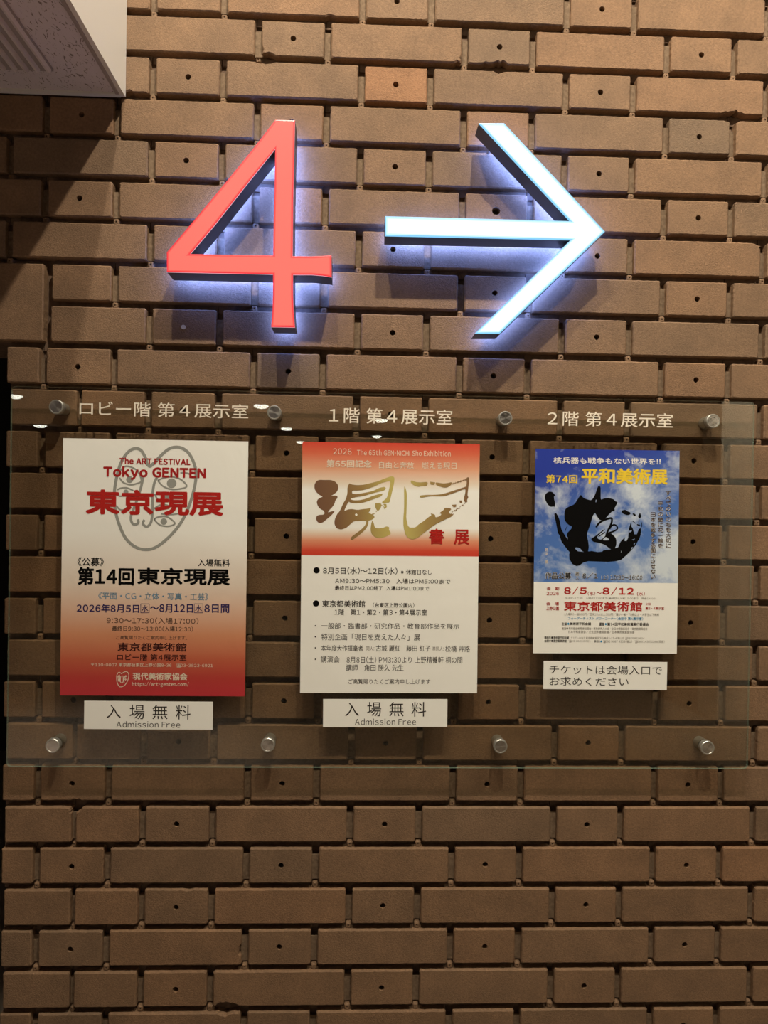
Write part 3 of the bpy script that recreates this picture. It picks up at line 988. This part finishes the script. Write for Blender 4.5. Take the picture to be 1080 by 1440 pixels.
stroke(p, s1, F_([(145, 112), (160, 100), (180, 88), (210, 85), (232, 110), (235, 150), (220, 200), (190, 250), (150, 275), (115, 272), (92, 230), (82, 180), (85, 130), (100, 100), (120, 95)]), 0.9, M['ink_pale'], closed=True)
for e in ([(105, 130), (100, 165), (108, 210)], [(118, 125), (122, 170), (116, 215)], [(135, 140), (128, 190), (135, 222), (160, 222), (165, 170), (160, 135)], [(180, 135), (172, 180), (178, 222)],
          [(200, 130), (188, 160), (196, 200)], [(215, 140), (200, 150), (180, 150)], [(92, 150), (110, 150), (124, 146)], [(96, 190), (110, 186), (122, 190)], [(180, 185), (200, 180), (212, 186)]):
    stroke(p, s1, F_(e), 0.9, M['ink_pale'])
p.done()

# --- middle poster
s2 = Sheet((426.8, 621.3), (675, 624.5), (420.5, 974.3), (670.5, 974.8), YS)
s2.body('exhibition_poster', M['poster_band'], 'poster with red band and gold brush writing above black text, middle of the panel', 'poster', 'posters on the clear panel')
P_ = B(415, 615, 4.0); Q_ = B(415, 780, 4.0)
p = s2.part('heading_lettering', 'pale heading lettering on the red band')
write(p, s2, '2026', P_(214, 62, 317, 97), M['ink_pale'], 0.004)
write(p, s2, 'The 65th GEN-NICHI Sho Exhibition', P_(348, 69, 875, 107), M['ink_pale'], 0.002)
write(p, s2, '第65回記念', P_(177, 125, 430, 172), M['ink_pale'], 0.020)
write(p, s2, '自由と奔放　燃える現日', P_(472, 135, 907, 180), M['ink_pale'], 0.004)
p.done()
p = s2.part('brush_calligraphy', 'gold brush calligraphy')
A_ = lambda pts: cr(435, 660, 1080 / 130, pts)
C_ = lambda pts: cr(560, 660, 1080 / 110, pts)
gm = M['gold']
blob(p, s2, [A_([(60, 175), (85, 135), (120, 122), (180, 125), (250, 124), (300, 140), (335, 180), (340, 225), (320, 265), (280, 295), (250, 312), (300, 306), (328, 312), (330, 335), (305, 360), (295, 400),
                 (265, 445), (235, 475), (215, 505), (245, 495), (298, 483), (285, 505), (250, 545), (205, 580), (160, 620), (125, 630), (95, 615), (78, 580), (85, 545), (115, 532), (165, 530), (180, 510),
                 (165, 480), (130, 465), (100, 430), (85, 385), (98, 350), (130, 330), (160, 320), (120, 300), (80, 265), (60, 225)])], gm)
blob(p, s2, [A_([(468, 160), (485, 175), (560, 185), (640, 180), (720, 160), (800, 140), (880, 108), (940, 85), (975, 80), (995, 100), (990, 160), (965, 270), (945, 350), (935, 388), (900, 390), (870, 400),
                 (845, 385), (880, 355), (905, 335), (925, 260), (945, 170), (945, 130), (900, 145), (840, 160), (760, 200), (690, 225), (620, 245), (560, 248), (500, 248), (500, 285), (560, 290), (640, 275),
                 (740, 255), (820, 215), (880, 203), (895, 220), (880, 245), (800, 265), (720, 285), (640, 310), (560, 322), (500, 335), (475, 350), (520, 362), (580, 362), (660, 345), (740, 310), (850, 280),
                 (855, 298), (830, 320), (760, 345), (690, 370), (620, 392), (540, 398), (480, 390), (460, 375), (430, 430), (405, 490), (450, 468), (500, 463), (560, 475), (620, 465), (680, 460), (725, 445),
                 (710, 480), (690, 510), (720, 520), (750, 535), (765, 560), (740, 585), (690, 600), (690, 640), (660, 700), (600, 755), (540, 800), (500, 830), (478, 820), (490, 790), (550, 745), (610, 700),
                 (655, 650), (668, 602), (600, 600), (520, 605), (480, 640), (430, 685), (370, 705), (320, 690), (292, 640), (295, 590), (325, 520), (355, 490), (390, 410), (430, 340), (445, 280), (445, 205)]),
             A_([(548, 512), (565, 528), (555, 545), (540, 542), (532, 525)])], gm)
blob(p, s2, [A_([(735, 595), (750, 620), (765, 680), (800, 690), (860, 685), (900, 665), (935, 675), (930, 710), (958, 750), (900, 785), (830, 805), (770, 795), (730, 760), (715, 710), (722, 640)])], gm)
blob(p, s2, [A_([(770, 395), (830, 390), (845, 420), (830, 460), (800, 490), (785, 470), (770, 440)])], gm, smooth=False)
blob(p, s2, [A_([(862, 405), (900, 405), (905, 440), (880, 465), (868, 450), (882, 430)])], gm, smooth=False)
blob(p, s2, [C_([(180, 148), (240, 175), (310, 180), (400, 172), (410, 200), (390, 230), (320, 230), (280, 243), (220, 225), (170, 180)])], gm)
blob(p, s2, [C_([(440, 170), (510, 180), (500, 215), (445, 210)])], gm, smooth=False)
blob(p, s2, [C_([(515, 180), (560, 185), (620, 195), (680, 190), (740, 175), (735, 210), (690, 245), (640, 255), (580, 240), (520, 215)])], gm)
rr_ = random.Random(3)
for k in range(15):                                    # dry-brush flecks of the top stroke and the foot
    t = k / 14
    x, y = 748 + 195 * t, 200 - 62 * t
    dx, dy = rr_.uniform(5, 13), rr_.uniform(6, 20)
    blob(p, s2, [C_([(x - dx, y + dy * .4), (x + dx * .2, y - dy), (x + dx, y - dy * .3), (x + dx * .1, y + dy)])], gm, smooth=False)
for k in range(16):
    t = k / 15
    x, y = 730 + 190 * t + rr_.uniform(-8, 8), 600 - 125 * t + rr_.uniform(-10, 10)
    dx, dy = rr_.uniform(5, 16), rr_.uniform(4, 12)
    blob(p, s2, [C_([(x - dx, y + dy), (x + dx * .4, y - dy), (x + dx, y - dy * .6), (x, y + dy)])], gm, smooth=False)
for k in range(14):
    t = k / 13
    x, y = 725 + 150 * t + rr_.uniform(-12, 12), 530 - 120 * t + rr_.uniform(-35, 35)
    dx, dy = rr_.uniform(4, 11), rr_.uniform(4, 13)
    blob(p, s2, [A_([(x - dx, y + dy), (x + dx * .4, y - dy), (x + dx, y), (x, y + dy)])], gm, smooth=False)
blob(p, s2, [C_([(945, 110), (980, 110), (978, 180), (965, 270), (955, 360), (970, 385), (950, 420), (955, 450), (930, 460), (905, 430), (910, 380), (925, 330), (930, 265), (860, 290), (760, 330), (640, 370),
                 (560, 372), (460, 368), (400, 378), (320, 392), (295, 385), (300, 360), (400, 352), (500, 352), (590, 345), (680, 322), (790, 285), (900, 250), (940, 235), (945, 180)])], gm)
blob(p, s2, [C_([(85, 225), (105, 270), (120, 340), (118, 450), (115, 560), (110, 680), (140, 805), (235, 805), (280, 760), (350, 715), (430, 650), (460, 635), (445, 605), (510, 625), (510, 665), (570, 650),
                 (600, 620), (570, 600), (630, 560), (640, 530), (740, 540), (690, 600), (740, 620), (770, 610), (740, 650), (650, 690), (550, 740), (480, 780), (420, 830), (350, 880), (280, 940), (200, 970),
                 (140, 950), (95, 890), (72, 790), (70, 690), (80, 560), (82, 400), (80, 300)])], gm)
blob(p, s2, [C_([(735, 490), (800, 485), (800, 515), (770, 525)])], gm, smooth=False)
blob(p, s2, [C_([(845, 430), (880, 430), (880, 465), (850, 460)])], gm, smooth=False)
p.done()
p = s2.part('title_lettering', 'red title lettering')
write(p, s2, '書', (603.3, 743.2, 624.5, 765.5), M['ink_red'], 0.022, 0.0006)
write(p, s2, '展', (638.3, 744.5, 660, 766), M['ink_red'], 0.022, 0.0006)
p.done()
K = M['ink_soft_black']
p = s2.part('date_lettering', 'black date lettering')
disc(p, s2, 445.2, 802, 4.4, M['ink_black'])
write(p, s2, '8月5日(水)～12日(水)', Q_(157, 70, 575, 112), K, 0.013)
write(p, s2, '※休館日なし', Q_(595, 82, 768, 113), K, 0.006)
write(p, s2, 'AM9:30～PM5:30　入場はPM5:00まで', Q_(225, 132, 873, 165), K, 0.008)
write(p, s2, '最終日はPM2:00終了  入場はPM1:00まで', Q_(224, 174, 753, 202), K, 0.006)
p.done()
p = s2.part('venue_lettering', 'black venue lettering')
disc(p, s2, 444.4, 848.6, 4.4, M['ink_black'])
write(p, s2, '東京都美術館', Q_(152, 256, 394, 297), K, 0.013)
write(p, s2, '(台東区上野公園内)', Q_(438, 270, 670, 298), K, 0.006)
write(p, s2, '1階　第1・第2・第3・第4展示室', Q_(222, 306, 742, 342), K, 0.006)
p.done()
p = s2.part('programme_lettering', 'black programme lettering')
for y in (400, 462, 524, 588): disc(p, s2, 415 + 114 / 4, 780 + y / 4, 1.0, K)
write(p, s2, '一般部・臨書部・研究作品・教育部作品を展示', Q_(148, 383, 923, 420), K, 0.0)
write(p, s2, '特別企画「現日を支えた人々」展', Q_(148, 443, 702, 483), K, 0.0)
write(p, s2, '本年度大作揮毫者', Q_(146, 508, 382, 544), K, 0.0)
write(p, s2, '同人：', Q_(400, 515, 445, 540), M['ink_mid_grey'], 0.0)
write(p, s2, '古城 麗紅　藤田 紅子', Q_(455, 509, 761, 545), K, 0.0)
write(p, s2, '準同人：', Q_(772, 517, 836, 542), M['ink_mid_grey'], 0.0)
write(p, s2, '松橋 艸路', Q_(845, 511, 983, 548), K, 0.0)
write(p, s2, '講演会', Q_(144, 570, 250, 607), K, 0.0)
write(p, s2, '8月8日(土) PM3:30より 上野精養軒 桐の間', Q_(290, 572, 940, 612), K, 0.0)
write(p, s2, '講師　角田 勝久 先生', Q_(287, 617, 610, 654), K, 0.0)
write(p, s2, 'ご高覧賜りたくご案内申し上げます', Q_(300, 699, 760, 728), K, 0.0)
p.done()

# --- right poster
s3 = Sheet((752.9, 631.7), (955.8, 633.3), (749.6, 917.9), (951.5, 920), YS)
s3.body('exhibition_poster', M['poster_sky'], 'smallest poster, blue sky with black brush character over white foot, right on the panel', 'poster', 'posters on the clear panel')
R_3 = B(740, 625, 4.8); S_3 = B(740, 795, 4.8)
p = s3.part('slogan_lettering', 'white slogan lettering')
write(p, s3, '核兵器も戦争もない世界を!!', R_3(183, 85, 907, 138), M['ink_white'], 0.022); p.done()
p = s3.part('title_lettering', 'yellow title lettering')
write(p, s3, '第74回', R_3(135, 203, 345, 263), M['ink_yellow'], 0.022)
write(p, s3, '平和美術展', R_3(373, 157, 955, 272), M['ink_yellow'], 0.035); p.done()
p = s3.part('brush_calligraphy', 'black brush calligraphy')
c3 = lambda pts: cr(760, 678, 1080 / 110, pts)
d3 = lambda pts: cr(840, 678, 1080 / 110, pts)
bk_ = M['ink_black']
blob(p, s3, [c3([(120, 128), (165, 135), (190, 165), (213, 190), (185, 190), (190, 240), (205, 290), (195, 345), (180, 335), (140, 342), (100, 310), (70, 255), (55, 200), (75, 155)])], bk_)
blob(p, s3, [c3([(430, 980), (400, 900), (372, 790), (380, 765), (358, 735), (375, 695), (430, 640), (435, 610), (390, 590), (350, 550), (330, 510), (330, 420), (345, 365), (400, 335), (470, 305), (510, 240),
                 (555, 168), (590, 215), (650, 240), (705, 250), (740, 200), (765, 140), (790, 65), (812, 45), (832, 70), (832, 160), (832, 245), (880, 222), (950, 220), (1010, 235), (1030, 262), (1068, 275),
                 (1040, 330), (1020, 365), (1028, 400), (990, 402), (950, 440), (900, 500), (850, 530), (815, 520), (780, 470), (752, 420), (720, 470), (690, 580), (650, 690), (640, 740), (660, 820),
                 (668, 900), (655, 970), (590, 965), (545, 910), (490, 897), (475, 915), (510, 950), (560, 985), (500, 1020)]),
             c3([(768, 235), (774, 255), (766, 285), (760, 262)])], bk_)
blob(p, s3, [c3([(190, 435), (215, 425), (245, 470), (265, 530), (275, 590), (290, 650), (320, 705), (370, 785), (400, 850), (470, 930), (520, 955), (600, 965), (700, 950), (790, 965), (850, 960), (870, 940),
                 (960, 930), (1010, 918), (1071, 900), (1106, 820), (1166, 760), (1161, 810), (1186, 815), (1211, 770), (1216, 690), (1221, 640), (1256, 530), (1256, 610), (1276, 640), (1296, 720), (1331, 720),
                 (1356, 650), (1380, 635), (1390, 660), (1376, 720), (1356, 790), (1316, 870), (1256, 940), (1186, 1010), (1116, 1070), (1046, 1090), (936, 1100), (785, 1095), (660, 1090), (590, 1110),
                 (540, 1150), (495, 1158), (440, 1130), (400, 1060), (395, 1000), (405, 970), (340, 890), (290, 820), (265, 740), (240, 700), (225, 620), (210, 540), (195, 480)]),
             d3([(500, 850), (525, 835), (505, 880)]), d3([(470, 900), (498, 895), (465, 940)]), d3([(325, 945), (335, 960), (325, 975)]), d3([(475, 795), (520, 780), (500, 805)]),
             d3([(440, 672), (478, 662), (470, 685), (442, 696)])], bk_, smooth=False)
stroke(p, s3, c3([(770, 625), (800, 575), (860, 530), (930, 505), (980, 498), (985, 540), (970, 590), (940, 650), (915, 710)]), 2.8, bk_)
stroke(p, s3, c3([(955, 650), (975, 610), (1015, 588), (1050, 605), (1060, 645), (1005, 680), (940, 700)]), 2.2, bk_)
stroke(p, s3, c3([(340, 680), (355, 635), (375, 605)]), 0.8, bk_)
blob(p, s3, [c3([(700, 780), (750, 750), (890, 640), (885, 660), (780, 750), (795, 785), (840, 795), (895, 745), (900, 705), (970, 700), (1020, 745), (1048, 790), (1048, 870), (1020, 930), (960, 925), (900, 870),
                 (820, 840), (730, 825), (705, 800)]), c3([(850, 803), (905, 750), (963, 803)])], bk_)
stroke(p, s3, c3([(800, 752), (850, 720), (890, 690)]), 1.4, bk_)
for lp in ([(330, 395), (380, 378), (420, 405), (455, 415), (460, 440), (420, 458), (350, 435)], [(480, 435), (510, 430), (535, 455), (515, 475)], [(590, 420), (605, 460), (600, 490), (575, 498), (560, 470)]):
    blob(p, s3, [d3(lp)], bk_)
for pts, w in (([(612, 555), (612, 610), (590, 640)], .9), ([(575, 515), (572, 560), (580, 600)], 1.0), ([(485, 535), (530, 570)], .9), ([(545, 585), (590, 600)], 1.6), ([(595, 650), (585, 730), (560, 800)], 2.2)):
    stroke(p, s3, d3(pts), w, bk_)
p.done()
for body, x0, x1, y0, y1 in (('すべてのいのちを大切に', 941, 977, 310, 702), ('平和の壁に花一輪を', 889, 924, 383, 702), ('日本を戦争する国にさせない', 839, 872, 456, 910)):
    p = s3.part('vertical_lettering', 'column of dark vertical lettering edged in white')
    n_ = len(body); st = (y1 - y0) / n_
    for k, ch in enumerate(body):
        bx = R_3(x0 + 1 - .3 * (k % 2), y0 + st * k + 2, x1 - 1, y0 + st * (k + .90))
        if ch == '一':
            bx = R_3(x0 + 1, y0 + st * (k + .42), x1 - 1, y0 + st * (k + .54))
        write(p, s3, ch, bx, M['ink_white'], 0.045, 0.0003)
        write(p, s3, ch, bx, M['ink_umber'], 0.010, 0.0007)
    p.done()
p = s3.part('credit_lettering', 'tiny pale vertical lettering')
for k, ch in enumerate('題字・書'):
    write(p, s3, ch, R_3(128, 700 + 27 * k, 146, 722 + 27 * k) if ch != '・' else R_3(135, 764, 140, 769), M['ink_pale'], 0.0)
p.done()
p = s3.part('entry_lettering', 'black entry notice lettering edged in white')
for body, bx, bd in (('作品公募', S_3(127, 47, 302, 92), .014), ('搬', S_3(332, 44, 356, 70), .0), ('入', S_3(332, 74, 356, 98), .0), ('8／1', S_3(380, 50, 481, 90), .010), ('（土）', S_3(507, 67, 552, 95), 0), ('10：30～16：00', S_3(570, 67, 783, 96), .004)):
    e = 0.35
    write(p, s3, body, (bx[0] - e, bx[1] - e, bx[2] + e, bx[3] + e), M['ink_white'], bd + 0.030, 0.0003)
    write(p, s3, body, bx, M['ink_black'], bd, 0.0007)
p.done()
Rd = M['ink_red']
p = s3.part('date_lettering', 'red date and venue lettering')
for body, bx, bd in (('会　期', S_3(137, 145, 222, 168), .012), ('2026', S_3(137, 178, 220, 202), .014), ('8/5', S_3(255, 142, 408, 199), .034), ('(水)', S_3(415, 177, 465, 204), .012), ('～', S_3(475, 180, 508, 192), .012),
                     ('8/12', S_3(515, 144, 727, 203), .034), ('(水)', S_3(748, 178, 800, 207), .012), ('会　場', S_3(135, 247, 220, 271), .012), ('上野公園', S_3(135, 277, 220, 304), .012),
                     ('東京都美術館', S_3(255, 242, 782, 311), .026), ('2階', S_3(808, 253, 840, 270), .0), ('第3・4展示室', S_3(805, 280, 930, 301), .004)):
    write(p, s3, body, bx, Rd, bd)
p.done()
p = s3.part('small_print', 'small grey, blue and black print')
for body, bx, c_, bd in (('9：30～17：30　入場は17：00まで（最終日は入場13：00まで　閉会14：00）', (265, 213, 877, 232), 'mid_grey', 0),
                         ('（入場料）一般800円／団体10人以上500円／障がい者・70歳以上・大学生以下無料', (258, 320, 897, 343), 'mid_grey', 0),
                         ('フォーアーティスト パワーコーナー（会期中 第4展示室）', (282, 347, 788, 371), 'cyan', 0.008),
                         ('主催', (240, 384, 274, 405), 'soft_black', .008), ('●', (278, 387, 291, 402), 'cyan', 0), ('美術家平和会議', (294, 384, 437, 405), 'soft_black', .012),
                         ('運営', (492, 386, 526, 408), 'soft_black', .008), ('●', (530, 389, 543, 404), 'cyan', 0), ('第74回平和美術展実行委員会', (547, 386, 827, 410), 'soft_black', .012),
                         ('後援●東京歴史教育者協議会・東京美術人の会・全日本教職員組合・東京教職員組合', (240, 417, 818, 438), 'mid_grey', 0),
                         ('日本平和委員会／文化団体連絡会議／日本美術家連盟協会', (285, 440, 730, 460), 'mid_grey', 0),
                         ('連絡先●美術家平和会議', (122, 478, 288, 497), 'soft_black', .006), ('〒177-0042 東京都練馬区下石神井2-17-4 増山方 ☎03（3995）9604', (303, 482, 797, 502), 'mid_grey', 0),
                         ('会期中●東京都美術館', (122, 500, 272, 520), 'soft_black', .006), ('☎03（3823）6921', (287, 503, 433, 521), 'mid_grey', 0),
                         ('事務局', (460, 504, 496, 522), 'soft_black', 0), ('●', (500, 507, 513, 520), 'cyan', 0), ('☎090 9087 9333（増山）　☎090（1430）2286（岡田）', (518, 504, 933, 526), 'mid_grey', 0)):
    write(p, s3, body, S_3(*bx), M['ink_' + c_], bd)
p.done()

# --- white cards under the posters
def card(tl, tr, bl, br, label, items):
    s = Sheet(tl, tr, bl, br, YS - 0.0006)
    b_ = MB(); c = [s.pt(0, s.h), s.pt(s.w, s.h), s.pt(s.w, 0), s.pt(0, 0)]
    s.body('notice_card', M['paper'], label, 'card', 'white cards under the posters')
    for nm, rows in items:
        p = s.part(nm)
        for body, bx, bd in rows:
            write(p, s, body, bx, M['ink_soft_black'], bd)
        p.done()


n1 = B(100, 975, 1080 / 260); n2 = B(430, 970, 1080 / 260)
card((118.5, 985.6), (299.8, 986.8), (118, 1025), (298.6, 1026.3), 'white admission card below the white to red poster, left on the panel',
     (('large_lettering', [('入', n1(208, 68, 290, 145), -.008), ('場', n1(342, 66, 428, 151), -.008), ('無', n1(476, 66, 563, 151), -.008), ('料', n1(612, 66, 697, 153), -.008)]),
      ('small_lettering', [('Admission Free', n1(265, 162, 637, 201), -.004)])))
card((454.6, 983), (629, 983.2), (454, 1022.5), (629, 1022.2), 'white admission card below the gold brush writing poster, middle of the panel',
     (('large_lettering', [('入', n2(230, 75, 310, 154), -.008), ('場', n2(358, 71, 440, 155), -.008), ('無', n2(488, 71, 572, 155), -.008), ('料', n2(618, 71, 702, 157), -.008)]),
      ('small_lettering', [('Admission Free', n2(287, 168, 644, 205), -.004)])))
card((764.2, 929.4), (938, 931), (764.2, 968.8), (938, 970.6), 'white ticket card with two lines of writing below the blue sky poster',
     (('lettering', [('チケットは会場入口で', S_3(158, 672, 915, 740), -.006), ('お求めください', S_3(158, 752, 690, 816), -.006)]),))
